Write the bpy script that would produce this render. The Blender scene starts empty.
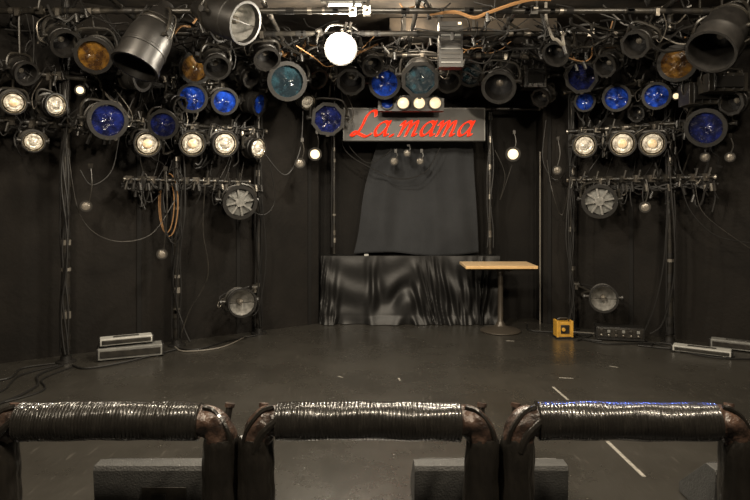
import bpy, bmesh, math, random
from mathutils import Vector, Matrix
random.seed(7)
scene = bpy.context.scene
EYE = 1.44; F = 600.0
def W(u, v, d):
    """photo survey -> world metres, for a known real depth d"""
    return Vector(((u-375)/F*d, d, EYE+(200-v)/F*d))

# ------------------------------------------------------------ materials
def mat(name, col, rough=0.6, metal=0.0, col2=None, scale=6.0, bump=0.0, bscale=None,
        emit=None, estr=0.0, spec=0.5, sheen=0.0, stretch=None, coat=0.0, r0=.35, r1=.68):
    m = bpy.data.materials.new(name); m.use_nodes = True
    nt = m.node_tree; b = nt.nodes['Principled BSDF']
    b.inputs['Base Color'].default_value = (*col, 1)
    b.inputs['Roughness'].default_value = rough
    b.inputs['Metallic'].default_value = metal
    b.inputs['Specular IOR Level'].default_value = spec
    b.inputs['Sheen Weight'].default_value = sheen
    b.inputs['Coat Weight'].default_value = coat
    if emit:
        b.inputs['Emission Color'].default_value = (*emit, 1)
        b.inputs['Emission Strength'].default_value = estr
    tc = nt.nodes.new('ShaderNodeTexCoord'); mp = nt.nodes.new('ShaderNodeMapping')
    if stretch: mp.inputs['Scale'].default_value = stretch
    nt.links.new(tc.outputs['Object'], mp.inputs['Vector'])
    if col2:
        n = nt.nodes.new('ShaderNodeTexNoise'); n.inputs['Scale'].default_value = scale
        n.inputs['Detail'].default_value = 6; n.inputs['Roughness'].default_value = 0.65
        nt.links.new(mp.outputs[0], n.inputs['Vector'])
        r = nt.nodes.new('ShaderNodeValToRGB')
        r.color_ramp.elements[0].position = r0; r.color_ramp.elements[1].position = r1
        r.color_ramp.elements[0].color = (*col, 1); r.color_ramp.elements[1].color = (*col2, 1)
        nt.links.new(n.outputs['Fac'], r.inputs[0]); nt.links.new(r.outputs[0], b.inputs['Base Color'])
    if bump:
        n2 = nt.nodes.new('ShaderNodeTexNoise'); n2.inputs['Scale'].default_value = bscale or scale*3
        n2.inputs['Detail'].default_value = 4
        nt.links.new(mp.outputs[0], n2.inputs['Vector'])
        bp = nt.nodes.new('ShaderNodeBump'); bp.inputs['Strength'].default_value = bump
        bp.inputs['Distance'].default_value = 0.02
        nt.links.new(n2.outputs['Fac'], bp.inputs['Height']); nt.links.new(bp.outputs[0], b.inputs['Normal'])
    return m

M_wall = mat('black_wall_fabric', (.0052,.0045,.0038), .85, col2=(.0105,.0088,.0072), scale=1.6, bump=.3, bscale=25, spec=.16)
M_back = mat('black_back_wall', (.0042,.0037,.0032), .85, col2=(.008,.007,.006), scale=2, bump=.2, bscale=25, spec=.16)
M_ceil = mat('ceiling_paint', (.010,.008,.006), .9, col2=(.05,.038,.026), scale=3, bump=.4)
M_trim = mat('trim_black', (.005,.0045,.004), .8, spec=.2)
M_black = mat('black_metal', (.006,.0056,.0052), .42, .0, col2=(.012,.011,.010), scale=20, spec=.45)
M_bk2 = mat('worn_black_metal', (.008,.0072,.0065), .38, .15, col2=(.028,.025,.020), scale=16, spec=.45)
M_steel = mat('dull_steel', (.34,.32,.28), .35, .9, col2=(.12,.10,.085), scale=20)
M_grey = mat('grey_enamel', (.10,.10,.095), .45, col2=(.16,.16,.15), scale=12)
M_lgrey = mat('light_grey_enamel', (.26,.26,.245), .45, col2=(.34,.34,.32), scale=8)
M_facet = mat('reflector_facets', (.36,.35,.33), .3, .5, col2=(.14,.14,.13), scale=18)
M_lens = mat('clear_lens', (.72,.68,.60), .16, .25, col2=(.12,.10,.075), scale=26, bump=.5, emit=(1,.85,.62), estr=.03, r0=.42, r1=.66)
M_lensdim = mat('small_glass', (.20,.18,.15), .2, .3, col2=(.08,.07,.06), scale=38, bump=.3)
M_reflector = mat('lamp_reflector', (.6,.56,.48), .2, 1.0, col2=(.3,.27,.22), scale=22)
M_bulb = mat('amber_bulb', (.60,.36,.15), .3, col2=(.85,.78,.6), scale=30)
M_blue = mat('blue_gel', (.003,.008,.055), .16, .0, col2=(.012,.065,.50), scale=9, bump=.7, bscale=12, coat=.7, r0=.38, r1=.66)
M_dblue = mat('dark_blue_gel', (.003,.004,.018), .16, .0, col2=(.010,.018,.13), scale=8, bump=.7, bscale=12, coat=.7, r0=.42, r1=.72)
M_cyan = mat('cyan_gel', (.006,.010,.013), .14, .0, col2=(.018,.05,.065), scale=7, bump=.4, coat=.6, r0=.45, r1=.75)
M_amber = mat('amber_gel', (.030,.014,.005), .2, .0, col2=(.20,.10,.014), scale=8, bump=.4, coat=.5, r0=.4, r1=.68)
M_dark = mat('dark_lens', (.010,.010,.011), .25, coat=.2)
M_cable = mat('black_cable', (.006,.0055,.005), .55, spec=.35)
M_cableg = mat('grey_cable', (.11,.10,.085), .55)
M_cablet = mat('tan_cable', (.20,.105,.04), .6)
M_tape = mat('black_vinyl_tape', (.012,.011,.0098), .25, col2=(.024,.022,.019), scale=12, bump=.2, bscale=40, coat=.3, stretch=(3,.6,.6))
M_legtape = mat('black_leg_tape', (.0085,.0078,.0068), .3, col2=(.020,.0175,.0145), scale=8, bump=.8, bscale=20, coat=.25, stretch=(1,1,.35))
M_elbow = mat('brown_packing_tape', (.018,.013,.011), .34, col2=(.115,.068,.048), scale=11, bump=.7, bscale=25, r0=.42, r1=.72)
M_wood = mat('pale_wood', (.66,.48,.28), .35, col2=(.54,.37,.20), scale=6, stretch=(1,10,10), coat=.3)
M_edge = mat('pale_wood_edge', (.5,.33,.15), .45, col2=(.4,.25,.11), scale=10)
M_ped = mat('cast_iron', (.05,.042,.033), .38, .4)
M_satin = mat('black_satin', (.005,.0048,.0046), .52, spec=.38, bump=.15, bscale=10)
M_drape = mat('grey_drape', (.0125,.0134,.0150), .88, col2=(.020,.0213,.0235), scale=2, sheen=.08, bump=.15, bscale=60, spec=.25)
M_sign = mat('sign_board', (.032,.031,.029), .5, col2=(.050,.048,.044), scale=5)
M_red = mat('sign_red', (.84,.085,.028), .4, emit=(1,.13,.04), estr=.3)  # faint glow added to the lettering colour to brighten it
M_yel = mat('yellow_plastic', (.46,.25,.03), .5, col2=(.28,.15,.02), scale=14)
M_white = mat('white_tape', (.26,.245,.215), .6, col2=(.10,.093,.08), scale=30)
M_mon = mat('monitor_cabinet', (.030,.030,.029), .6, col2=(.042,.042,.040), scale=30, bump=.3, bscale=120)
M_hot = mat('lit_lamp_lens', (1,1,1), .3, emit=(1,.88,.68), estr=150)
M_warm = mat('warm_small_lamp', (.8,.7,.5), .3, emit=(1,.78,.48), estr=.7)
M_tube = mat('fluorescent_tube', (1,1,1), .3, emit=(1,.93,.8), estr=2.2)
M_conc = mat('audience_floor', (.02,.018,.016), .5, col2=(.035,.032,.028), scale=5)

def floor_mat():
    m = bpy.data.materials.new('stage_floor_lino'); m.use_nodes = True
    nt = m.node_tree; b = nt.nodes['Principled BSDF']; L = nt.links.new
    tc = nt.nodes.new('ShaderNodeTexCoord')
    n = nt.nodes.new('ShaderNodeTexNoise'); n.inputs['Scale'].default_value = .9; n.inputs['Detail'].default_value = 9
    n.inputs['Roughness'].default_value = .7
    L(tc.outputs['Object'], n.inputs['Vector'])
    r = nt.nodes.new('ShaderNodeValToRGB')
    r.color_ramp.elements[0].position = .3; r.color_ramp.elements[1].position = .75
    r.color_ramp.elements[0].color = (.016,.0148,.0125,1); r.color_ramp.elements[1].color = (.031,.0285,.024,1)
    L(n.outputs['Fac'], r.inputs[0])
    mp = nt.nodes.new('ShaderNodeMapping'); mp.inputs['Scale'].default_value = (9,1.6,1); mp.inputs['Rotation'].default_value = (0,0,.5)
    L(tc.outputs['Object'], mp.inputs['Vector'])
    n2 = nt.nodes.new('ShaderNodeTexNoise'); n2.inputs['Scale'].default_value = 4; n2.inputs['Detail'].default_value = 9
    L(mp.outputs[0], n2.inputs['Vector'])
    r2 = nt.nodes.new('ShaderNodeValToRGB')
    r2.color_ramp.elements[0].position = .62; r2.color_ramp.elements[1].position = .74
    r2.color_ramp.elements[0].color = (0,0,0,1); r2.color_ramp.elements[1].color = (.35,.35,.35,1)
    L(n2.outputs['Fac'], r2.inputs[0])
    mx = nt.nodes.new('ShaderNodeMix'); mx.data_type = 'RGBA'
    L(r2.outputs[0], mx.inputs[0]); L(r.outputs[0], mx.inputs[6]); mx.inputs[7].default_value = (.09,.082,.07,1)
    L(mx.outputs[2], b.inputs['Base Color'])
    mr = nt.nodes.new('ShaderNodeMapRange'); mr.inputs[1].default_value=.3; mr.inputs[2].default_value=.7
    mr.inputs[3].default_value = .22; mr.inputs[4].default_value = .34
    L(n.outputs['Fac'], mr.inputs[0]); L(mr.outputs[0], b.inputs['Roughness'])
    b.inputs['Specular IOR Level'].default_value = 1.0
    bp = nt.nodes.new('ShaderNodeBump'); bp.inputs['Strength'].default_value = .12; bp.inputs['Distance'].default_value = .01
    L(n2.outputs['Fac'], bp.inputs['Height']); L(bp.outputs[0], b.inputs['Normal'])
    return m
M_floor = floor_mat()

# ------------------------------------------------------------ mesh builder
def basis(zdir, up=Vector((0,0,1))):
    z = zdir.normalized(); x = up.cross(z)
    if x.length < 1e-4: x = Vector((1,0,0))
    x.normalize(); y = z.cross(x)
    return Matrix((x,y,z)).transposed().to_4x4()
def smooth_path(pts, k=6, closed=False):
    pts = [Vector(p) for p in pts]; n = len(pts); out = []
    rng = n if closed else n-1
    for i in range(rng):
        if closed: p0,p1,p2,p3 = pts[i-1],pts[i],pts[(i+1)%n],pts[(i+2)%n]
        else: p0,p1,p2,p3 = pts[max(i-1,0)],pts[i],pts[i+1],pts[min(i+2,n-1)]
        for j in range(k):
            t = j/k
            out.append(.5*((2*p1)+(-p0+p2)*t+(2*p0-5*p1+4*p2-p3)*t*t+(-p0+3*p1-3*p2+p3)*t**3))
    if not closed: out.append(pts[-1])
    return out
class MB:
    def __init__(s): s.v=[]; s.f=[]; s.fm=[]; s.sm=[]; s.mats=[]; s.M=Matrix.Identity(4)
    def mi(s,m):
        if m not in s.mats: s.mats.append(m)
        return s.mats.index(m)
    def add(s,vs,fs,m,smooth=False,M=None):
        T = s.M @ M if M is not None else s.M
        o=len(s.v); s.v += [T@Vector(v) for v in vs]
        k=s.mi(m)
        for f in fs: s.f.append([i+o for i in f]); s.fm.append(k); s.sm.append(smooth)
    def box(s,c,d,m,M=None):
        x,y,z=[a/2 for a in d]; c=Vector(c)
        vs=[c+Vector((a*x,b*y,e*z)) for a in(-1,1) for b in(-1,1) for e in(-1,1)]
        s.add(vs,[(0,1,3,2),(4,6,7,5),(0,4,5,1),(2,3,7,6),(0,2,6,4),(1,5,7,3)],m,False,M)
    def prism(s,poly,y0,y1,m,M=None):
        n=len(poly); vs=[(p[0],y0,p[1]) for p in poly]+[(p[0],y1,p[1]) for p in poly]
        fs=[tuple(range(n)),tuple(range(2*n-1,n-1,-1))]+[(i,i+n,(i+1)%n+n,(i+1)%n) for i in range(n)]
        s.add(vs,fs,m,False,M)
    def lathe(s,prof,m,M=None,n=24,smooth=True,off=0.0):
        vs=[];fs=[]
        for r,z in prof:
            for i in range(n):
                a=2*math.pi*i/n+off; vs.append((r*math.cos(a),r*math.sin(a),z))
        for j in range(len(prof)-1):
            for i in range(n):
                a=j*n+i;b=j*n+(i+1)%n; fs.append((a,b,b+n,a+n))
        s.add(vs,fs,m,smooth,M)
    def tube(s,pts,r,m,n=8,closed=False,cap=True,M=None,rf=None):
        pts=[Vector(p) for p in pts]; N=len(pts)
        if N<2: return
        rr = r if isinstance(r,(list,tuple)) else [r]*N
        def tan(i):
            if closed: return (pts[(i+1)%N]-pts[i-1])
            return pts[min(i+1,N-1)]-pts[max(i-1,0)]
        t=tan(0).normalized(); u=t.orthogonal().normalized(); vs=[];fs=[]
        for i in range(N):
            t=tan(i)
            if t.length<1e-7: t=Vector((0,0,1))
            t.normalize(); u=(u-t*u.dot(t))
            if u.length<1e-5: u=t.orthogonal()
            u.normalize(); w=t.cross(u)
            for k in range(n):
                a=2*math.pi*k/n; R=rr[i]+(rf(i,a) if rf else 0)
                vs.append(pts[i]+(u*math.cos(a)+w*math.sin(a))*R)
        for i in range(N if closed else N-1):
            for k in range(n):
                a=i*n+k;b=i*n+(k+1)%n;c=((i+1)%N)*n; fs.append((a,b,c+(k+1)%n,c+k))
        if cap and not closed:
            fs.append(tuple(range(n-1,-1,-1))); fs.append(tuple(range((N-1)*n,N*n)))
        s.add(vs,fs,m,True,M)
    def cyl(s,a,b,r,m,n=12,M=None):
        s.tube([a,b],r,m,n,M=M)
    def build(s,name,loc=(0,0,0),bevel=0,rot=None):
        loc=Vector(loc); me=bpy.data.meshes.new(name)
        me.from_pydata([v-loc for v in s.v],[],s.f)
        for m in s.mats: me.materials.append(m)
        me.polygons.foreach_set('material_index',s.fm); me.polygons.foreach_set('use_smooth',s.sm)
        bm=bmesh.new(); bm.from_mesh(me); bmesh.ops.remove_doubles(bm,verts=bm.verts,dist=1e-5)
        bmesh.ops.recalc_face_normals(bm,faces=bm.faces); bm.to_mesh(me); bm.free(); me.update()
        try: me.set_sharp_from_angle(angle=math.radians(42))
        except Exception: pass
        o=bpy.data.objects.new(name,me); o.location=loc; scene.collection.objects.link(o)
        if bevel:
            b=o.modifiers.new('bevel','BEVEL'); b.width=bevel; b.segments=2; b.limit_method='ANGLE'
        return o

# ------------------------------------------------------------ room shell
ZC=3.3; ZA=-0.5; YB=7.3; T=0.12
PL=(-.66,7.0); PR=(1.96,7.0); BL=(-4.0,4.84); BR=(4.2,5.54)
def xl_at(d): return -.66-3.34*(7-d)/2.16
def xr_at(d): return 1.96+2.24*(7-d)/1.46
def wall(name,a,b,m,z0=ZA,z1=ZC,t=T,side=1):
    a=Vector((*a,0)); b=Vector((*b,0)); d=(b-a).normalized(); nrm=Vector((-d.y,d.x,0))*side*t
    mb=MB(); vs=[a,b,b+nrm,a+nrm]
    P=[Vector((p.x,p.y,z0)) for p in vs]+[Vector((p.x,p.y,z1)) for p in vs]
    mb.add(P,[(0,1,2,3),(4,5,6,7),(0,1,5,4),(1,2,6,5),(2,3,7,6),(3,0,4,7)],m)
    return mb.build(name,(a+b)/2)
wall('wall_back',(-.66,YB),(1.96,YB),M_back,side=1)
wall('wall_alcove_left',(-.66,PL[1]),(-.66,YB),M_wall)
wall('wall_alcove_right',(1.96,PR[1]),(1.96,YB),M_wall,side=-1)
wall('wall_stage_left',PL,BL,M_wall,side=-1)
wall('wall_stage_right',PR,BR,M_wall,side=1)
wall('wall_left',BL,(-4.0,-3),M_wall,side=-1)
wall('wall_right',BR,(4.2,-3),M_wall,side=1)
wall('wall_rear',(-4.0,-3),(4.2,-3),M_wall,side=-1)
mb=MB(); mb.add([(-4.2,-3.1,ZC),(4.4,-3.1,ZC),(4.4,7.45,ZC),(-4.2,7.45,ZC),(-4.2,-3.1,ZC+.1),(4.4,-3.1,ZC+.1),(4.4,7.45,ZC+.1),(-4.2,7.45,ZC+.1)],
 [(0,1,2,3),(4,5,6,7),(0,1,5,4),(1,2,6,5),(2,3,7,6),(3,0,4,7)],M_ceil); mb.build('ceiling',(0,2,ZC))
mb=MB(); mb.box((.1,-.21,ZA-.05),(8.2,5.58,.1),M_conc); mb.build('floor',(0,0,ZA))
mb=MB(); e=.003; poly=[(-4+e,2.58),(4.2-e,2.58),(4.2-e,5.54-e),(1.96-e,7.0-e),(1.96-e,7.3-e),(-.66+e,7.3-e),(-.66+e,7.0-e),(-4+e,4.84-e)]
n=len(poly); vs=[(x,y,0) for x,y in poly]+[(x,y,ZA) for x,y in poly]
mb.add(vs,[tuple(range(n)),tuple(range(2*n-1,n-1,-1))]+[(i,i+n,(i+1)%n+n,(i+1)%n) for i in range(n)],M_floor)
mb.build('stage_platform',(0,0,0))
def lerp(a,b,t): return Vector((a[0]+(b[0]-a[0])*t,a[1]+(b[1]-a[1])*t,0))
ti=0
for A,B,ts,sg in ((PL,BL,(.03,.245,.5),1),(PR,BR,(.03,.36),-1)):
    d=Vector((B[0]-A[0],B[1]-A[1],0)).normalized(); nn=Vector((-d.y,d.x,0))*sg
    if nn.y>0: nn=-nn
    for t in ts:
        ti+=1; mb=MB(); p=lerp(A,B,t)+nn*.008
        R=Matrix.Translation(p)@Matrix.Rotation(math.atan2(d.y,d.x),4,'Z')
        mb.box((0,0,1.62),(.04,.012,3.24),M_trim,R); mb.build('trim_%d'%ti,p)

# ------------------------------------------------------------ pipes
def pole(p,z0,z1,r=.024,name='lighting_pole',base=True):
    mb=MB(); x,y=p
    mb.cyl((x,y,z0),(x,y,z1),r,M_bk2,14)
    for i in range(int((z1-z0)/.13)):
        z=z0+.12+i*.13+random.uniform(-.06,.06); h=random.uniform(.02,.09)
        if z+h>z1: continue
        mb.cyl((x,y,z),(x,y,z+h),r*1.2,random.choice([M_black,M_black,M_steel,M_cableg,M_black,M_bk2,M_cable,M_black]),12)
    for k in range(4 if base else 2):
        a=random.uniform(2.6,6.4)
        pts=[(x+(r+.012)*math.cos(a+math.sin(j*.9+k)*.7),y-abs((r+.010)*math.sin(a))-.004*k,z0+.08+(z1-z0-.15)*j/18) for j in range(19)]
        mb.tube(smooth_path(pts,2),.009,M_cable,6)
    if base: mb.lathe([(0,0),(.085,0),(.085,.012),(.05,.02),(.045,.06),(.0,.06)],M_black,Matrix.Translation((x,y,z0)),20)
    return mb.build(name,(x,y,z0))
LX=lambda s:(-2.745+.785*s,5.33+.6*s)
RX=lambda s:(2.2+.77*s,6.7-.65*s)
pole(LX(0),0,ZC,.034); pole(LX(1),0,2.75,.032); pole(LX(1.9),0,ZC,.027)
pole(RX(0),0,ZC,.030); pole(RX(1),0,ZC,.034)
pole((-.485,7.12),.80,ZC,.018,base=False); pole((1.36,7.1),.80,ZC,.024,base=False)

def clamp(mb,p,r=.026):
    p=Vector(p); mb.box(p,(.06,.06,.07),M_steel if random.random()<.35 else M_bk2)
    mb.cyl(p+Vector((0,-.03,0)),p+Vector((0,-.075,0)),.008,M_steel,8)
    mb.box(p+Vector((0,-.075,0)),(.035,.012,.012),M_steel)
    s=random.choice((-1,1)); mb.cyl(p+Vector((0,-.04,0)),p+Vector((.02*s,-.05,.09*s)),.012,M_bk2,8)
def bar(a,b,name='lighting_bar',r=.022,clamps=()):
    mb=MB(); a=Vector(a); b=Vector(b); mb.cyl(a,b,r,M_bk2,14)
    L=(b-a).length
    for i in range(int(L/.12)):
        t=random.random(); w=random.uniform(.02,.07)/L
        mb.cyl(a.lerp(b,t),a.lerp(b,min(t+w,1)),r*1.15,random.choice([M_black,M_trim,M_steel,M_black]),12)
    for t in clamps: clamp(mb,a.lerp(b,t))
    for e,s in((a,-1),(b,1)):
        d=(b-a).normalized()*s; mb.cyl(e,e+d*.02,r*1.2,M_steel,12)
    return mb.build(name,(a+b)/2)
def lb(s0,s1,z,side='L',cl=()):
    f=LX if side=='L' else RX
    o=Vector((.03,-.05,0)) if side=='L' else Vector((-.03,-.05,0))
    return bar(Vector((*f(s0),z))+o,Vector((*f(s1),z))+o,clamps=cl)
lb(.5,1.75,1.63,'L',(.03,.12,.2,.3,.38,.46,.55,.64,.72,.82,.92)); lb(.42,1.95,2.18,'L',(.05,.15,.25,.37,.5,.62,.75,.9)); lb(.45,1.95,2.62,'L',(.2,.35,.5,.65,.8))
lb(-.75,.4,2.52,'L',(.2,.4,.6,.9)); lb(-.75,.35,2.1,'L',(.3,.6,.8))
lb(-.02,1.4,1.66,'R',(.02,.1,.2,.3,.4,.5,.6,.7,.78,.87,.95)); lb(-.02,1.5,2.2,'R',(.1,.2,.3,.45,.6,.75,.9)); lb(-.05,1.5,2.64,'R',(.1,.3,.5,.65,.8))
for d,z,x0,x1 in((4.95,3.0,-3.5,3.9),(5.55,2.98,-2.55,3.6),(6.15,2.92,-1.6,2.85),(6.72,2.84,-.95,2.1)):
    bar((x0,d,z),(x1,d,z),'overhead_grid_pipe',.024,clamps=[random.random() for _ in range(8)])
for x in(-2.1,-.9,.35,1.2,2.4):
    y1=6.85 if -.9<x<=1.3 else 5.8
    bar((x,4.3,3.06),(x,y1,3.0),'overhead_grid_pipe',.02)
bar((-.62,6.98,2.50),(1.9,6.98,2.50),'sign_support_pipe',.018)
mb=MB(); mb.tube([(1.915,6.96,0),(1.915,6.96,2.0)],.008,M_cableg,8); mb.build('wall_conduit',(1.915,6.96,0))

# ------------------------------------------------------------ stage lights
CAM=Vector((0,0,EYE))
def stage_light(pos,R,lens='lens',aim=None,L=None,hang=None,name='par_can_light',body=None,frame=True,barn=False,up=.0):
    mb=MB(); pos=Vector(pos)
    aim=Vector(aim) if aim is not None else Vector((random.uniform(-1.3,1.3),random.uniform(.2,2.4),random.uniform(.6,1.5)))
    z=(aim-pos).normalized(); B=Matrix.Translation(pos)@basis(z); L=L or R*2.0
    body=body or M_black
    mb.lathe([(0,-.62*L),(.34*R,-.62*L),(.38*R,-.5*L),(.55*R,-.45*L),(.62*R,-.34*L),(.85*R,-.2*L),(.97*R,-.02*L),(R,.05*L),(R,.2*L),
              (1.03*R,.21*L),(1.03*R,.25*L),(R,.26*L),(R,.46*L),(1.07*R,.47*L),(1.07*R,.53*L),(.95*R,.53*L),(.93*R,.30*L)],body,B,28)
    for k in range(3): mb.lathe([(.7*R+.02*k,-.30*L+.05*L*k),(.78*R+.06*R*k,-.29*L+.05*L*k),(.78*R+.06*R*k,-.275*L+.05*L*k),(.7*R,-.27*L+.05*L*k)],M_bk2,B,24)
    LM={'blue':M_blue,'dblue':M_dblue,'cyan':M_cyan,'amber':M_amber}.get(lens)
    if LM:
        # crumpled gel sheet with a faint ring of the lamp behind it
        vs=[];fs=[];nr,na=6,24
        for i in range(nr+1):
            for j in range(na):
                a=2*math.pi*j/na; rr_=.93*R*i/nr
                vs.append((rr_*math.cos(a),rr_*math.sin(a),.45*L+(random.uniform(-.022,.022)*L if 0<i<nr else 0)))
        for i in range(nr):
            for j in range(na): fs.append((i*na+j,i*na+(j+1)%na,(i+1)*na+(j+1)%na,(i+1)*na+j))
        for j in range(na): vs[j]=(0,0,.45*L)
        mb.add(vs,fs,LM,True,B)
    elif lens=='dark':
        mb.lathe([(.93*R,.30*L),(.88*R,.1*L),(.86*R,.02*L)],M_black,B,28)
        mb.lathe([(.9*R,.02*L),(.6*R,.07*L),(.3*R,.1*L),(0,.105*L)],M_dark,B,28)
        mb.lathe([(.25*R,.10*L),(.14*R,.16*L),(0,.17*L)],M_lensdim,B,14)
    elif lens=='hot':
        mb.lathe([(.93*R,.46*L),(.6*R,.51*L),(0,.54*L)],M_hot,B,28)
    elif lens=='grey':
        mb.lathe([(.93*R,.40*L),(.5*R,.44*L),(0,.46*L)],M_grey,B,8,False)
        for a in range(4):
            Q=B@Matrix.Rotation(a*math.pi/4+.2,4,'Z'); mb.box((0,0,.50*L),(1.9*R,.12*R,.05*L),M_facet,Q)
        mb.lathe([(0,.56*L),(.30*R,.55*L),(.32*R,.48*L)],M_facet,B,8,False)
    elif lens=='bowl':
        mb.lathe([(.93*R,.44*L),(.8*R,.22*L),(.5*R,.06*L),(.2*R,.0)],M_facet,B,16,False)
        mb.lathe([(.22*R,.0),(.2*R,.30*L),(.12*R,.36*L),(0,.37*L)],M_lensdim,B,14)
        mb.box((0,0,.46*L),(1.9*R,.05*R,.02*L),M_bk2,B)
    else:
        mb.lathe([(.93*R,.46*L),(.80*R,.36*L),(.76*R,.40*L)],M_reflector,B,28)
        mb.lathe([(.78*R,.41*L),(.60*R,.48*L),(.42*R,.44*L),(.36*R,.50*L)],M_lens,B,28)
        mb.lathe([(.36*R,.50*L),(.2*R,.56*L),(0,.57*L)],M_bulb if lens=='warm' else M_lens,B,18)
    if frame:
        mb.lathe([(.90*R,.54*L),(1.13*R,.54*L),(1.13*R,.56*L),(.90*R,.56*L),(.90*R,.54*L)],body,B,random.choice([8,28,28]),False,math.pi/8+random.uniform(-.1,.1))
        for a in (0,2.09,4.19):
            mb.box((1.08*R,0,.53*L),(.1*R,.22*R,.1*L),M_bk2,B@Matrix.Rotation(a+.5,4,'Z'))
    X=(B.to_3x3()@Vector((1,0,0))).normalized()
    hang=Vector(hang) if hang is not None else pos+Vector((0,0,1.7*R))
    hd=(hang-pos); hdn=hd.normalized()
    side=X-hdn*X.dot(hdn)
    if side.length<.05: side=hdn.orthogonal()
    side.normalize()
    rr=1.2*R; top=1.45*R
    pts=[pos+X*rr*1.0, pos+X*rr+hdn*.15*R, pos+side*rr*.98+hdn*.8*R, pos+side*rr*.7+hdn*top*.93, pos+hdn*top,
         pos-side*rr*.7+hdn*top*.93, pos-side*rr*.98+hdn*.8*R, pos-X*rr+hdn*.15*R, pos-X*rr]
    mb.tube(smooth_path(pts,4),.011 if R<.1 else .014,M_bk2,6)
    for s in(1,-1):
        mb.cyl(pos+X*s*.96*R,pos+X*s*1.34*R,.018,M_bk2,10); mb.cyl(pos+X*s*1.3*R,pos+X*s*1.42*R,.026,M_black,8)
    if hd.length>top:
        mb.cyl(pos+hdn*top*.97,hang,.010,M_bk2,8)
    mb.lathe([(0,-.03),(.034,-.03),(.036,.03),(0,.03)],M_bk2,Matrix.Translation(hang)@Matrix.Rotation(math.pi/2,4,'Y'),12)
    mb.box(hang+Vector((0,-.03,-.02)),(.03,.02,.06),M_steel)
    bk=pos-z*.6*L; s=random.choice((-1,1))
    pts=[bk,bk-z*.05+Vector((0,0,-.05)),bk+Vector((.09*s,.0,-.13)),bk+Vector((.16*s,.02,.02)),hang+Vector((.10*s,.02,0)),hang+Vector((.04*s,0,.01))]
    mb.tube(smooth_path(pts,5),.0065,M_cable,5)
    pts=[pos+X*s*1.1*R, pos+X*s*1.5*R+Vector((0,0,-.05)), pos+X*s*1.6*R+hdn*.8*R, hang+Vector((.06*s,0,-.02))]
    mb.tube(smooth_path(pts,5),.004,random.choice([M_steel,M_cable,M_cable]),5)
    return mb.build(name,pos)

def sL(px): a=(px-375)/F; return (a*5.33+2.745)/(.785-.6*a)
def sR(px): a=(px-375)/F; return (a*6.7-2.2)/(.77+.65*a)
def onbar(side,px,py,rpx,lens,zb,aim=None,fwd=.16,**k):
    s=(sL if side=='L' else sR)(px); x,y=(LX if side=='L' else RX)(s)
    d=y-fwd; p=W(px,py,d); o=.03 if side=='L' else -.03
    return stage_light(p,rpx/F*d,lens,aim,hang=(x+o,y-.05,zb),**k)
C0=(0,.6,1.15)
onbar('L',13,102,11,'warm',2.52,C0,frame=False); onbar('L',50,105,11,'lens',2.52,aim=(2.5,2.0,1.6),frame=False)
onbar('L',33,141,10,'lens',2.1,C0,fwd=.22,frame=False); onbar('L',103,119,17,'dblue',2.52,(1.0,1,1.2),fwd=.3)
onbar('L',165,122,13,'dblue',2.62,fwd=.3); onbar('L',192,97,13,'blue',2.62,C0,fwd=.25); onbar('L',222,100,12,'blue',2.62,(1,1,1),fwd=.25)
onbar('L',192,67,14,'amber',2.62,(.9,1,1.2),fwd=.12)
onbar('L',147,143,12,'warm',2.18,C0,fwd=.2,frame=False); onbar('L',192,143,12,'warm',2.18,C0,fwd=.22,frame=False)
onbar('L',222,143,12,'lens',2.18,(1.4,1,1.2),fwd=.18,frame=False); onbar('L',252,148,10,'lens',2.18,aim=(3,3,1.5),frame=False)
onbar('L',237,200,15,'grey',1.63,fwd=.2,aim=(.9,1,.6))
onbar('L',250,102,11,'blue',2.62,aim=(3.5,4.2,1.2),fwd=.2)
onbar('L',131,76,13,'dark',2.62,aim=(1.5,4.2,2.0),fwd=.3); onbar('L',173,103,9,'dark',2.62,aim=(1.5,4.2,1.0),fwd=.3)
onbar('R',585,145,11,'lens',2.2,C0,fwd=.2,frame=False); onbar('R',623,143,12,'warm',2.2,C0,fwd=.2,frame=False); onbar('R',653,143,12,'warm',2.2,C0,fwd=.2,frame=False)
onbar('R',600,199,15,'grey',1.66,fwd=.2,aim=(.2,1,.6)); onbar('R',710,125,17,'dblue',2.64,fwd=.22)
onbar('R',617,97,12,'blue',2.64,C0,fwd=.25); onbar('R',657,95,12,'blue',2.64,C0,fwd=.25); onbar('R',585,101,9,'blue',2.64,C0,fwd=.25)
onbar('R',738,100,12,'dark',2.64,fwd=.3,aim=(-1,3,1)); onbar('R',640,112,8,'dark',2.64,fwd=.1,aim=(-1,3,1))
def hungl(px,py,rpx,lens,d,zp=None,dp=None,**k):
    p=W(px,py,d); grid={4.95:3.0,5.55:2.98,6.15:2.92,6.72:2.84}
    dd=min(grid,key=lambda g:abs(g-d)); return stage_light(p,rpx/F*d,lens,hang=(p.x+.02,dd,grid[dd]),**k)
hungl(97,52,16,'amber',5.1,aim=(-1.6,2,1.2)); hungl(287,80,17,'cyan',6.05,aim=C0); hungl(384,82,14,'blue',6.5,aim=(.2,2,1.5)); hungl(328,118,15,'dblue',6.55,aim=C0)
hungl(420,74,17,'cyan',6.1,aim=(.1,1.4,.1)); hungl(500,82,15,'dark',6.3,aim=(0,2,.2)); hungl(586,75,15,'dblue',6.05)
hungl(678,62,16,'amber',5.5,aim=C0); hungl(352,76,13,'dark',6.3,aim=(-.5,3,.4))
hungl(341,48,15,'hot',5.6,aim=(-.1,.5,1.2),frame=False); hungl(305,100,8,'lens',6.6,aim=(1,4,1),frame=False); hungl(447,76,11,'dark',6.4,aim=(1,4,.6))
hungl(473,70,12,'cyan',6.6,aim=(-.6,3,.8)); hungl(560,48,12,'dark',5.5,aim=(-.5,3,.2)); hungl(640,40,13,'dark',5.2,aim=(0,3,1))
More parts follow.
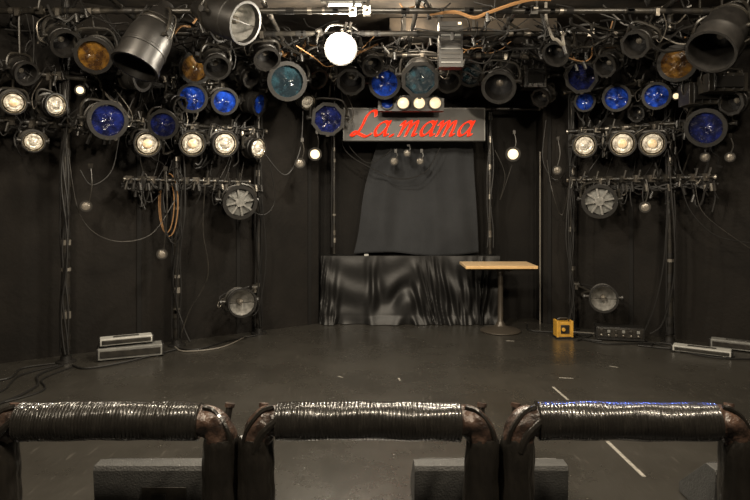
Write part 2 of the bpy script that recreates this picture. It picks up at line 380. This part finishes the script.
hungl(265,52,12,'dark',5.8,aim=(0,3.5,.2)); hungl(215,62,12,'dark',5.5,aim=(-.2,3,.6)); hungl(60,38,13,'dark',5.0,aim=(0,3,.6))
hungl(313,75,10,'dark',6.5,aim=(1.5,4,.6)); hungl(545,95,9,'dark',6.5,aim=(-1,4,.6)); hungl(370,62,10,'dark',6.1,aim=(1,3,.6))
hungl(610,62,11,'dark',5.6,aim=(-1,3,.6)); hungl(245,75,9,'dark',6.0,aim=(1.5,4,1)); hungl(20,70,11,'dark',5.0,aim=(1,3,.6))
hungl(150,38,22,'dark',4.85,aim=(-2.4,4.0,.8),L=.56,name='long_can_light',frame=False)
hungl(222,16,20,'bowl',4.8,aim=(.4,3.9,2.2),L=.5,name='long_can_light',frame=False)
hungl(724,30,22,'dark',4.8,aim=(1.2,3.6,1.0),L=.6,name='long_can_light',frame=False)
stage_light(W(239,301,6.0),.135,'bowl',aim=(.4,2.5,.5),hang=(LX(1.9)[0]-.03,LX(1.9)[1]-.03,.50),name='low_par_light',frame=False)
stage_light(W(603,297,6.25),.135,'bowl',aim=(1.0,2,.5),hang=(RX(0)[0]+.03,RX(0)[1]-.03,.50),name='low_par_light',frame=False)

def mini(pos,hang,col=M_warm,R=.045,aim=(0,0,1.1)):
    mb=MB(); pos=Vector(pos); B=Matrix.Translation(pos)@basis((Vector(aim)-pos).normalized())
    mb.lathe([(0,-R*2.2),(.35*R,-R*2.2),(.4*R,-R*1.2),(R,-.2*R),(1.12*R,.5*R),(.8*R,.5*R),(.78*R,.3*R)],M_bk2,B,18)
    mb.lathe([(.8*R,.3*R),(.5*R,.42*R),(0,.48*R)],col,B,18)
    mb.tube(smooth_path([pos+Vector((0,.03,0)),pos.lerp(Vector(hang),.5)+Vector((.03,0,0)),hang],4),.007,M_bk2,6)
    mb.box(Vector(hang),(.03,.03,.04),M_bk2)
    return mb.build('clip_spotlight',pos)
for px,py,d,h,c,r in((315,154,6.75,.25,M_warm,.068),(513,154,6.75,.25,M_warm,.075),(394,161,6.9,.12,M_lensdim,.045),(420,161,6.9,.12,M_lensdim,.04),
        (300,163,6.4,.25,M_lensdim,.05),(86,206,5.2,.35,M_lensdim,.045),(162,254,5.6,.8,M_lensdim,.045),(645,207,6.0,.3,M_lensdim,.05),(676,96,5.7,.2,M_warm,.035),
        (80,90,5.2,.2,M_warm,.04),(705,157,5.65,.2,M_lensdim,.04),(730,157,5.5,.2,M_lensdim,.04),(557,170,6.6,.35,M_lensdim,.045),(407,153,6.9,.1,M_lensdim,.04)):
    p=W(px,py,d); mini(p,(p.x+.02,p.y+.04,p.z+h),c,r)

mb=MB(); p=W(411,103,6.55)
mb.box(p+Vector((0,.06,0)),(.72,.10,.17),M_black)
for i in range(4):
    c=p+Vector((-.26+i*.175,.005,0)); B=Matrix.Translation(c)@basis(Vector((0,-1,-.15)))
    mb.lathe([(.074,-.02),(.076,.03),(.066,.03),(.062,0)],M_bk2,B,20)
    mb.lathe([(.062,0),(.04,.02),(0,.028)],M_blue if i==0 else M_warm,B,20)
for s in(-.3,.3): mb.cyl(p+Vector((s,.06,.08)),(p.x+s,6.72,2.84),.01,M_bk2,8)
mb.build('four_lamp_batten',p)
mb=MB(); p=W(450,46,5.6); mb.box(p,(.22,.14,.42),M_black)
for i in range(9): mb.box(p+Vector((0,-.075,-.17+i*.042)),(.18,.014,.014),M_grey if i%3==0 else M_bk2)
mb.cyl(p+Vector((0,0,.21)),(p.x,p.y,3.02),.015,M_bk2); mb.box(p+Vector((.08,-.075,.19)),(.03,.01,.02),M_warm)
mb.build('hanging_dimmer_box',p)
for px,py,w,h,d in((533,78,.24,.24,6.5),(700,95,.3,.2,5.5),(722,84,.34,.16,5.3),(507,70,.2,.2,6.6)):
    mb=MB(); p=W(px,py,d); mb.box(p,(w,.2,h),M_bk2); mb.box(p+Vector((0,-.11,0)),(w*.7,.03,h*.6),M_trim)
    for k2 in range(4): mb.box(p+Vector((-w*.36+w*.24*k2,-.1,0)),(.012,.03,h*.9),M_black)
    for s in(-1,1): mb.tube([p+Vector((s*w*.5,0,0)),p+Vector((s*w*.56,0,.05)),p+Vector((s*w*.5,0,h*.8)),p+Vector((0,0,h*.9))],.01,M_bk2,6)
    mb.cyl(p+Vector((0,0,h*.9)),(p.x,p.y,3.3 if d<6 else 2.86),.012,M_bk2); mb.build('flood_light',p,.006)
mb=MB(); p=W(345,6,5.25); mb.box(p+Vector((0,.0,.05)),(.42,.06,.04),M_bk2); mb.cyl(p+Vector((-.14,0,.012)),p+Vector((.14,0,.012)),.013,M_tube)
for s in(-.15,.15): mb.box(p+Vector((s,0,.018)),(.02,.04,.05),M_black)
mb.cyl(p+Vector((0,0,.07)),(p.x,p.y,ZC),.02,M_black)
mb.build('fluorescent_fitting',p)
mb=MB(); mb.box((1.0,6.3,3.2),(1.7,.4,.18),M_ceil)
for i in range(5): mb.box((.3+i*.35,6.3,3.2),(.03,.43,.21),M_bk2)
mb.build('air_duct',(1,6.3,3.2))

# ------------------------------------------------------------ cables
cm=[M_cable]*11+[M_bk2,M_cableg]
def sag(mb,a,b,dz,r=.006,m=None,wob=.03,k=5):
    a=Vector(a);b=Vector(b); pts=[]
    for j in range(7):
        t=j/6; p=a.lerp(b,t); p.z-=dz*4*t*(1-t)
        if 0<j<6: p+=Vector((random.uniform(-wob,wob),random.uniform(-wob,wob)*.5,random.uniform(-wob,wob)))
        pts.append(p)
    mb.tube(smooth_path(pts,k),r,m or random.choice(cm),5)
    if random.random()<.5:
        q=pts[random.randint(1,4)]; mb.cyl(q,q+Vector((random.uniform(-.03,.03),0,-.07)),.018,M_black,10)
for f,s0,s1 in((LX,-.7,1.95),(RX,0,1.4)):
    mb=MB(); sm=.5 if f is LX else 0
    for i in range(130 if f is LX else 90):
        a=random.uniform(s0,s1); b=min(max(a+random.uniform(-.45,.45),s0),s1)
        za=random.choice([2.15,2.15,2.2,2.6,2.6,2.9,1.64]); zb=za+random.choice([0,0,.02,.45,-.4])
        zb=max(1.62,min(zb,3.0)); dz=random.choice([.04,.08,.12,.25])
        if min(a,b)<sm: za=max(za,2.12); zb=max(zb,2.12); dz=min(dz,.12)
        pa=Vector((*f(a),za)); pb=Vector((*f(b),zb)); q=random.uniform(-.16,-.03)
        pa.y+=q; pb.y+=q; sag(mb,pa,pb,dz,random.choice([.005,.007,.010]))
    for i in range(6):
        a=random.uniform(sm,s1-.4); b=a+random.uniform(.2,.4)
        sag(mb,(*f(a),1.64),(*f(min(b,s1)),1.9),random.uniform(.15,.4),.004,random.choice([M_bk2,M_cable,M_cable]),wob=.01)
    for z in(1.63,2.18,2.62):
        for r in range(3):
            pts=[(f(s0+ (0.0 if f is RX else 1.2)+ (s1-s0-(0 if f is RX else 1.2))*j/12)[0],f(s0+(0 if f is RX else 1.2)+(s1-s0-(0 if f is RX else 1.2))*j/12)[1]-.07,z-.02-random.uniform(0,.07)) for j in range(13)]
            mb.tube(smooth_path(pts,4),.010,M_cable,6)
    for i in range(26):
        s=random.uniform(sm,s1); z=random.choice([1.63,1.63,2.18,2.18,2.6]); x,y=f(s); y-=random.uniform(.05,.14); l=random.uniform(.1,.32)
        mb.tube(smooth_path([(x,y,z),(x+random.uniform(-.04,.04),y,z-l*.5),(x+random.uniform(-.07,.07),y,z-l)],5),.007,M_cable,6)
        mb.cyl((x,y,z-.03),(x+.01,y,z-.10),.020,random.choice([M_black,M_bk2,M_steel]),10)
    mb.build('hanging_cables',(*f((s0+s1)/2),2.1))
mb=MB()
for i in range(230):
    d=random.uniform(4.9,6.85); a0=max(xl_at(d)+.25,-3.2); a1=min(xr_at(d)-.25,3.5); x=random.uniform(a0,a1)
    d2=min(6.85,d+random.uniform(-.3,.3)); b0=max(xl_at(max(d,d2))+.25,-3.2); b1=min(xr_at(max(d,d2))-.25,3.5)
    x=max(b0,min(b1,x)); x2=max(b0,min(b1,x+random.uniform(-1.1,1.1))); z=random.uniform(2.90,3.22)
    m=random.choice([M_cable]*14+[M_bk2,M_cableg,M_cablet]); z2=random.uniform(2.85,3.22); dz=random.choice([.03,.08,.15,.22])
    rr=random.choice([.005,.007,.010,.014])
    if d<5.6 and min(x,x2)<.15 and max(x,x2)>-.75: continue   # kept clear of the lit lamp's beam
    sag(mb,(x,d,z),(x2,d2,z2),dz,rr,m,wob=.05)
mb.build('overhead_cables',(0,5.8,3))
mb=MB()
def run(pts,r=.006,m=M_cable,k=7):
    mb.tube(smooth_path([W(*p) for p in pts],k),r,m,6)
run([(340,120,6.95),(345,150,6.95),(375,170,6.95),(400,179,6.95),(425,172,6.95),(440,148,6.95)])
run([(345,135,6.95),(352,150,6.95),(370,163,6.95),(392,150,6.95)],.005)
run([(262,150,6.3),(285,175,6.4),(300,150,6.5),(303,110,6.6)])
run([(270,165,6.3),(275,200,6.4),(262,215,6.35),(235,200,6.2)],.006)
run([(495,150,6.9),(505,175,6.9),(500,200,6.95),(512,165,6.9)],.005,M_bk2)
run([(547,160,6.8),(552,190,6.7),(562,215,6.7),(570,180,6.6)],.005,M_bk2)
run([(546,120,6.8),(543,160,6.8),(556,180,6.75),(571,165,6.6)],.006)
run([(680,180,5.8),(690,210,5.8),(715,235,5.75),(752,243,5.65)],.005)
run([(695,185,5.8),(705,215,5.75),(755,252,5.6)],.004,M_bk2)
run([(68,150,5.2),(80,215,5.25),(110,240,5.4),(150,235,5.6),(175,200,5.8)],.004,M_bk2)
run([(80,170,5.25),(92,185,5.3),(112,170,5.4),(120,130,5.5)],.005)
run([(262,200,6.35),(266,260,6.35),(258,310,6.3),(245,315,6.2)],.007)
run([(668,190,5.95),(664,260,5.97),(655,305,6.0),(645,330,6.05)],.008)
run([(668,150,5.95),(675,260,5.9),(664,320,5.95),(650,334,6.0)],.007)
run([(180,100,5.8),(185,200,5.8),(176,290,5.85),(183,325,5.85),(190,342,5.85)],.009)
run([(205,185,5.9),(203,230,5.9),(208,275,5.9),(190,310,5.85),(181,335,5.8)],.006,M_bk2)
run([(570,180,6.5),(566,240,6.5),(574,290,6.5),(568,325,6.5)],.008)
mb.build('stage_cables',(0,6,1.5))
mb=MB()
for k in range(4):
    pts=[]
    for j in range(16):
        a=2*math.pi*j/16; pts.append((-1.96-.02+(.10+.015*k)*math.cos(a)*.75+.03*k-.05,5.84-.012*k,1.42+(.26+.03*k)*math.sin(a)*(.95 if math.sin(a)>0 else 1.15)))
    mb.tube(smooth_path(pts,3,True),.006,[M_cablet,M_cablet,M_cable,M_cable][k],6,closed=True)
mb.build('coiled_cable',(-1.96,5.84,1.42))
mb=MB()
def frun(pts,r=.009,m=M_cable):
    P=smooth_path([Vector((x,y,r+.001)) for x,y in pts],8)
    mb.tube(P,r,m,6)
frun([(-2.7,5.2),(-2.75,4.9),(-2.6,4.6),(-2.65,4.2),(-2.9,3.8),(-3.2,3.5)]); frun([(-2.6,5.15),(-2.66,4.8),(-2.5,4.5),(-2.75,4.1),(-3.1,3.7)],.007)
frun([(-2.75,5.2),(-2.9,4.9),(-2.8,4.5),(-2.95,4.3),(-3.3,4.2)],.008); frun([(-2.8,5.25),(-3.0,5.1),(-2.95,4.8),(-3.3,4.6)],.008)
frun([(-2.62,5.2),(-2.45,5.1),(-2.2,5.3),(-1.9,5.75)]); frun([(-1.9,5.8),(-1.7,5.75),(-1.5,6.1),(-1.25,6.35)],.008)
frun([(-1.95,5.85),(-1.8,5.68),(-1.5,5.82),(-1.35,6.3)],.007,M_cableg)
frun([(2.2,6.55),(2.05,6.45),(2.15,6.2),(2.3,6.08)]); frun([(2.1,6.3),(2.25,6.0),(2.5,5.98),(2.85,6.0),(3.0,5.85)])
frun([(1.75,6.9),(1.7,6.6),(1.9,6.5),(2.3,6.4),(2.15,6.2)],.008); frun([(2.75,6.1),(2.9,5.7),(3.1,5.45),(3.4,5.4)],.007)
frun([(2.5,6.35),(2.3,6.45),(2.1,6.52)],.008,M_cableg); frun([(2.1,6.2),(2.2,6.1),(2.15,6.4),(2.25,6.3),(2.05,6.1)],.007)
frun([(2.95,6.0),(2.7,5.95),(2.6,5.9),(2.9,5.8),(3.2,5.85),(3.05,5.98)],.007); frun([(2.85,6.05),(2.7,5.85),(2.95,5.72),(3.3,5.5)],.008)
mb.build('floor_cables',(0,5,0))

# ------------------------------------------------------------ sign
sx0,sx1=-.35,1.24; sy=6.86; z0,z1=2.115,2.475
mb=MB(); mb.box(((sx0+sx1)/2,sy,(z0+z1)/2),(sx1-sx0,.07,z1-z0),M_sign)
mb.box(((sx0+sx1)/2,sy,z1+.006),(sx1-sx0+.02,.085,.012),M_grey); mb.box(((sx0+sx1)/2,sy,z0-.006),(sx1-sx0+.02,.085,.012),M_trim)
for s in (sx0-.006,sx1+.006): mb.box((s,sy,(z0+z1)/2),(.012,.085,z1-z0),M_grey)
for s in(.1,.5,.9): mb.cyl((sx0+(sx1-sx0)*s,6.88,z1),(sx0+(sx1-sx0)*s,6.975,2.5),.008,M_steel)
def hull(pts):
    pts=sorted(set((round(a,5),round(b,5)) for a,b in pts))
    def half(ps):
        h=[]
        for p in ps:
            while len(h)>1 and (h[-1][0]-h[-2][0])*(p[1]-h[-2][1])-(h[-1][1]-h[-2][1])*(p[0]-h[-2][0])<=0: h.pop()
            h.append(p)
        return h
    a=half(pts); b=half(pts[::-1]); return a[:-1]+b[:-1]
G={'L':([[(.95,1.35),(.85,1.68),(.6,1.66),(.42,1.3),(.36,.8),(.25,.3),(.05,.02),(-.12,.1),(.02,.28),(.35,.12),(.75,-.05),(1.0,.12)]],1.14),
 'a':([[(.70,.80),(.5,.98),(.20,.78),(.07,.35),(.2,.02),(.45,.15),(.66,.55),(.75,.98)],[(.75,.98),(.66,.4),(.71,.03),(.84,.08)]],1.0),
 '.':([[(.08,.0),(.12,.03)]],.48),
 'm':([[(-.02,.75),(.12,.98),(.14,.5),(.06,0)],[(.1,.3),(.32,.85),(.5,.97),(.5,.5),(.43,0)],[(.46,.3),(.7,.85),(.88,.97),(.88,.5),(.84,.08),(.92,.02),(1.0,.1)]],1.20)}
xh=.165; xs=.195; cx=sx0+.10; zb=z0+.055
def nib(x,y,s=1): 
    out=[]
    for i in range(10):
        a=2*math.pi*i/10; u=.105*s*math.cos(a); v=.05*s*math.sin(a); c,sn=math.cos(.75),math.sin(.75)
        out.append((x+u*c-v*sn,y+u*sn+v*c))
    return out
for ch in 'La.mama':
    st,adv=G[ch]
    for path in st:
        P=[(v.x,v.y) for v in smooth_path([Vector((a,b,0)) for a,b in path],5)]
        for i in range(len(P)-1):
            h=hull(nib(*P[i],1.4 if ch=='.' else 1)+nib(*P[i+1],1.4 if ch=='.' else 1))
            h=[(cx+(a+.28*b)*xs,zb+b*xh) for a,b in h]
            mb.prism(h,sy-.055,sy-.033,M_red)
    cx+=adv*xs
mb.build('hanging_sign',((sx0+sx1)/2,sy,(z0+z1)/2))

# ------------------------------------------------------------ drape and skirted table
def cloth(name,fn,nu,nv,m,th=.004,loc=(0,0,0)):
    mb=MB(); vs=[fn(i/nu,j/nv) for j in range(nv+1) for i in range(nu+1)]
    fs=[(j*(nu+1)+i,j*(nu+1)+i+1,(j+1)*(nu+1)+i+1,(j+1)*(nu+1)+i) for j in range(nv) for i in range(nu)]
    mb.add(vs,fs,m,True); o=mb.build(name,loc)
    s=o.modifiers.new('solid','SOLIDIFY'); s.thickness=th; return o
def dr(u,v):
    xl=.10-.36*v**.85; xr=1.14+.10*v; x=xl+(xr-xl)*u+.014*math.sin(v*9)*(1-u)
    f=.034*math.sin(u*13+1.5*math.sin(u*4)+v*2.0)*(.45+.55*v)+.014*math.sin(u*29-v*3+1)+.016*math.sin(u*5+v*8)
    return Vector((x,7.12+f,2.42-(2.42-.80)*v+.02*math.sin(u*7)*v))
cloth('backdrop_cloth',dr,130,60,M_drape,loc=(.5,7.12,1.6))
kx0,kx1=-.63,1.45
mb=MB(); mb.box(((kx0+kx1)/2,7.15,.765),(kx1-kx0,.26,.03),M_satin)
mb.box(((kx0+kx1)/2,7.012,.768),(kx1-kx0,.018,.038),M_bk2)
for x in(kx0+.06,(kx0+kx1)/2,kx1-.06):
    mb.box((x,7.18,.38),(.04,.04,.76),M_bk2)
nu,nv=280,80; vs=[]
def h1(x): return math.sin(x*1.7+2.1*math.sin(x*.63)+.9)
for j in range(nv+1):
    v=j/nv
    for i in range(nu+1):
        u=i/nu
        x=kx0+(kx1-kx0)*u
        q=u*30+3.4*v*math.sin(u*6.3+1.2)+1.8*math.sin(u*9)+1.2*math.sin(u*21)
        A=.004+.026*min(1,v*1.4)
        f=A*h1(q)+.45*A*math.sin(q*2.3+v*5+math.sin(v*7))+.30*A*math.sin(q*4.1-v*9)
        sw=.016*math.sin(v*13-6*abs(math.sin(u*5+.4)))*math.sin(math.pi*v)
        x+=.020*v*math.cos(q*.9)
        pool=.05*max(0,v-.88)/.12*(.6+.4*math.sin(q*1.3))
        y=6.962-.03*v+f*.85-sw-pool
        vs.append(Vector((x,min(y,6.995),.79-.784*v+ (0.012*math.sin(u*17)*math.sin(math.pi*v)))))
fs=[(j*(nu+1)+i,j*(nu+1)+i+1,(j+1)*(nu+1)+i+1,(j+1)*(nu+1)+i) for j in range(nv) for i in range(nu)]
mb.add(vs,fs,M_satin,True)
mb.box((-.1,6.99,.80),(.05,.03,.02),M_lgrey)
mb.build('skirted_table',((kx0+kx1)/2,7.05,0))

mb=MB(); tx,ty=1.34,6.58
mb.box((tx,ty,.727),(.76,.48,.03),M_wood); mb.box((tx,ty-.242,.727),(.764,.006,.032),M_edge); mb.box((tx,ty,.702),(.70,.42,.016),M_trim)
T0=Matrix.Translation((tx+.035,ty,0))
mb.lathe([(0,0),(.215,0),(.222,.012),(.2,.028),(.12,.045),(.06,.065),(.04,.10),(.03,.12),(.028,.6),(.045,.66),(.10,.685),(.10,.695),(0,.695)],M_ped,T0,36)
for a in range(4): mb.box((.1,0,.685),(.2,.03,.02),M_ped,T0@Matrix.Rotation(a*math.pi/2+.4,4,'Z'))
mb.build('pedestal_table',(tx,ty,0),.003)

# ------------------------------------------------------------ floor gear
def led_bar(c,ang,L,h,dp,m,name='strip_light_bar',z=0.0):
    mb=MB(); R=Matrix.Translation((c[0],c[1],z))@Matrix.Rotation(ang,4,'Z')
    mb.box((0,0,h*.5+.012),(L,dp,h),m,R); mb.box((0,-dp*.5-.004,h*.5+.012),(L*.94,.01,h*.6),M_bk2,R)
    for s in(-1,1):
        mb.box((s*(L/2+.006),0,h*.5+.012),(.014,dp*1.05,h*1.08),M_black,R)
        for q in(-1,1): mb.box((s*L*.4,q*dp*.35,.006),(.04,.03,.012),M_black,R)
    mb.box((0,0,h+.014),(L*.5,dp*.3,.008),M_bk2,R)
    return mb.build(name,(c[0],c[1],z),.004)
aL=math.atan2(.6,.785)
led_bar((-2.24,5.50),aL-.25,.54,.10,.16,M_grey); led_bar((-2.28,5.50),aL-.2,.44,.06,.13,M_lgrey,z=.122)
aR=math.atan2(-1.12,1.72)
led_bar((3.06,5.62),aR,.48,.05,.13,M_lgrey); led_bar((3.50,5.74),aR,.5,.08,.12,M_grey)
mb=MB(); c=(1.97,6.28)  # yellow equipment box with carrying handle and black front panel, not a lamp
mb.box((*c,.095),(.15,.12,.15),M_yel); mb.box((*c,.01),(.18,.13,.02),M_black); mb.box((c[0],c[1]-.063,.10),(.09,.01,.09),M_bk2)
for s in(-1,1): mb.box((c[0]+s*.075,c[1],.1),(.022,.13,.17),M_yel)
mb.tube(smooth_path([(c[0]-.06,c[1],.16),(c[0]-.05,c[1],.2),(c[0]+.05,c[1],.2),(c[0]+.06,c[1],.16)],4),.009,M_bk2,8)
mb.cyl((c[0]-.02,c[1]-.07,.1),(c[0]-.02,c[1]-.085,.1),.02,M_yel); mb.build('yellow_box',(*c,0),.004)
mb=MB(); c=(2.52,6.2); R=Matrix.Translation((*c,0))@Matrix.Rotation(-.25,4,'Z')
mb.box((0,0,.075),(.46,.2,.13),M_black,R); mb.box((0,-.102,.085),(.43,.008,.09),M_bk2,R)
for i in range(6):
    mb.box((-.18+i*.07,-.108,.10),(.03,.008,.03),M_grey if i%2 else M_bk2,R); mb.lathe([(0,.012),(.012,.012),(.012,0)],M_steel,R@Matrix.Translation((-.18+i*.07,-.106,.06))@Matrix.Rotation(math.pi/2,4,'X'),10)
for s in(-1,1): mb.box((s*.2,0,.005),(.03,.15,.01),M_black,R)
mb.build('dimmer_pack',(*c,0),.004)
def wedge(x0,x1,yb):
    mb=MB(); prof=[(0,.0),(-.02,.225),(-.01,.245),(.06,.245),(.30,.05),(.30,0)]
    n=len(prof); vs=[(x0,yb+a,b+.004) for a,b in prof]+[(x1,yb+a,b+.004) for a,b in prof]
    mb.add(vs,[tuple(range(n)),tuple(range(2*n-1,n-1,-1))]+[(i,i+n,(i+1)%n+n,(i+1)%n) for i in range(n)],M_mon)
    xc=(x0+x1)/2
    mb.box((xc,yb-.012,.11),(.2,.01,.09),M_bk2); mb.box((xc-.02,yb-.019,.11),(.06,.01,.03),M_black)
    for s in(x0+.03,x1-.03): mb.box((s,yb+.15,.002),(.03,.25,.004),M_black)
    Q=Matrix.Translation((xc,yb+.18,.152))@Matrix.Rotation(-math.atan2(.195,.24),4,'X')
    mb.box((0,0,.006),(x1-x0-.05,.27,.008),M_black,Q)
    return mb.build('stage_monitor_wedge',(xc,yb,0),.005)
k=2.72/F
wedge((97-375)*k,(236-375)*k,2.70); wedge((414-375)*k,(566-375)*k,2.70); wedge(1.50,2.14,2.66)

def tapemark(a,b,w):
    a=Vector(a);b=Vector(b); c=(a+b)/2; d=b-a
    mb=MB(); mb.box((0,0,.0012),(d.length,w,.0018),M_white,Matrix.Translation((c.x,c.y,0))@Matrix.Rotation(math.atan2(d.y,d.x),4,'Z')); mb.build('floor_tape_mark',(c.x,c.y,0))
for a,b,w in(((1.385,3.58),(1.40,3.12),.022),((1.37,4.62),(1.39,4.32),.018),((1.49,4.86),(1.60,4.84),.012),((1.34,6.14),(1.42,6.12),.012),((2.03,5.2),(2.09,5.16),.012),((.19,4.85),(.20,4.78),.014),((-.3,4.9),(-.26,4.86),.010)):
    tapemark(a,b,w)

# ------------------------------------------------------------ padded crowd barrier
def barrier(xa,xb,y=2.4,z=.556):
    mb=MB(); R=.073
    path=[(xa,y,ZA),(xa,y,z-.12),(xa+.008,y,z-.05),(xa+.03,y,z-.015),(xa+.08,y,z),(xb-.08,y,z),(xb-.03,y,z-.015),(xb-.008,y,z-.05),(xb,y,z-.12),(xb,y,ZA)]
    P=[Vector(path[0])]+smooth_path([Vector(p) for p in path[1:5]],6)+smooth_path([Vector(p) for p in path[5:9]],6)+[Vector(path[9])]
    mb.tube(P,.05,M_elbow,20)
    for s,x in((1,xa),(-1,xb)):
        pts=smooth_path([(x+.0*s,y,z-.11),(x+.004*s,y,z-.06),(x+.03*s,y,z-.012),(x+.07*s,y,z+.0),(x+.11*s,y,z)],8)
        ph=x*7
        mb.tube(pts,.060,M_elbow,28,cap=False,rf=lambda i,a,ph=ph:.0035*math.sin(3*a+i*.25+ph)+.002*math.sin(7*a-i*.5+ph))
        q=smooth_path([(x-.045*s,y-.035,z-.12),(x-.035*s,y-.042,z-.03),(x+.02*s,y-.03,z+.045),(x+.07*s,y-.02,z+.064)],6)
        mb.tube(q,.010,M_legtape,6)
        if s>0: mb.tube(smooth_path([(x+.0*s,y-.058,z-.10),(x+.03*s,y-.06,z-.03),(x+.085*s,y-.055,z+.02)],6),.016,M_legtape,8)
    n=360; x0=xa+.078; x1=xb-.085; pts=[];rr=[]
    for i in range(n+1):
        t=i/n; pts.append((x0+(x1-x0)*t,y,z+.003*math.sin(t*5+xa)))
        ph=(i/6.0)+.6*math.sin(i*.05+xa); w=.0024*(ph%1)+.0014*math.sin(i*.06+xa*3)+.0006*math.sin(i*.9)
        rr.append(R+w-(.008 if i in(0,n) else .003 if i in(1,n-1) else 0))
    mb.tube(pts,rr,M_tape,44,rf=lambda i,a:.0010*math.sin(5*a+i*.04))
    for x in(xa,xb):
        n=60; pts=[];rr=[]
        for i in range(n+1):
            t=i/n; pts.append((x+.004*math.sin(t*9+x*5),y,z-.06+(ZA+.03-z+.06)*t)); rr.append(.070+.0015*math.sin(i*.8+x*7)-(.010 if i==0 else .003 if i==1 else 0))
        mb.tube(pts,rr,M_legtape,48,rf=lambda i,a,x=x:.0030*math.sin(4*a+1.5*math.sin(i*.15+x*5))+.0018*math.sin(11*a+i*.2+x))
        mb.lathe([(0,0),(.10,0),(.10,.01),(.07,.012)],M_bk2,Matrix.Translation((x,y,ZA+.001)),24)
        mb.cyl((x,y+.055,z-.06),(x+.012,y+.075,z+.03),.014,M_bk2,12); mb.cyl((x+.012,y+.075,z+.03),(x+.014,y+.078,z+.045),.02,M_elbow,12)
    return mb.build('padded_crowd_barrier',((xa+xb)/2,y,ZA))
barrier(-1.5,-.612); barrier(-.472,.428); barrier(.568,1.448); barrier(1.6,2.48); barrier(-2.53,-1.66)

# ------------------------------------------------------------ lights
def area(name,loc,tgt,size,power,col):
    l=bpy.data.lights.new(name,'AREA'); l.energy=power; l.size=size; l.color=col; l.shape='DISK'
    o=bpy.data.objects.new(name,l); o.location=loc; o.rotation_euler=(Vector(tgt)-Vector(loc)).to_track_quat('-Z','Y').to_euler(); scene.collection.objects.link(o)
def point(name,loc,r,power,col):
    l=bpy.data.lights.new(name,'POINT'); l.energy=power; l.shadow_soft_size=r; l.color=col
    o=bpy.data.objects.new(name,l); o.location=loc; scene.collection.objects.link(o)
warm=(1,.85,.65)
area('house_light',(-1.4,1.2,3.2),(-.8,5.5,1.2),.3,125,warm)
area('house_light',(1.6,1.2,3.2),(1.2,5.5,1.2),.3,125,warm)
area('stage_downlight',(0,3.7,3.22),(0,4.4,0),.4,120,(1,.88,.70))
area('stage_downlight',(-2.0,3.7,3.22),(-1.8,4.6,0),.3,45,warm)
area('stage_downlight',(2.3,3.7,3.22),(2.1,4.6,0),.3,55,warm)
hp=W(341,48,5.6); point('lit_lamp_glow',hp+Vector((.0,-.32,-.06)),.06,150,(1,.89,.72))
point('ceiling_work_lamp',(.4,5.9,3.1),.1,22,(1,.82,.6))
l=bpy.data.lights.new('blue_spot','SPOT'); l.energy=160; l.color=(.12,.22,1); l.spot_size=.22; l.shadow_soft_size=.05
o=bpy.data.objects.new('blue_spot',l); o.location=(1.6,5.3,2.6); o.rotation_euler=(Vector((1.05,2.4,.6))-Vector(o.location)).to_track_quat('-Z','Y').to_euler(); scene.collection.objects.link(o)
w=bpy.data.worlds.new('world'); w.use_nodes=True; w.node_tree.nodes['Background'].inputs[0].default_value=(.02,.017,.014,1); w.node_tree.nodes['Background'].inputs[1].default_value=.5; scene.world=w
scene.view_settings.view_transform='Standard'
scene.view_settings.exposure=.1
c=bpy.data.cameras.new('camera'); c.lens=28.8; c.sensor_width=36; c.shift_y=-50/750; c.clip_start=.05
o=bpy.data.objects.new('camera',c); o.location=CAM; o.rotation_euler=(math.pi/2,0,0); scene.collection.objects.link(o); scene.camera=o
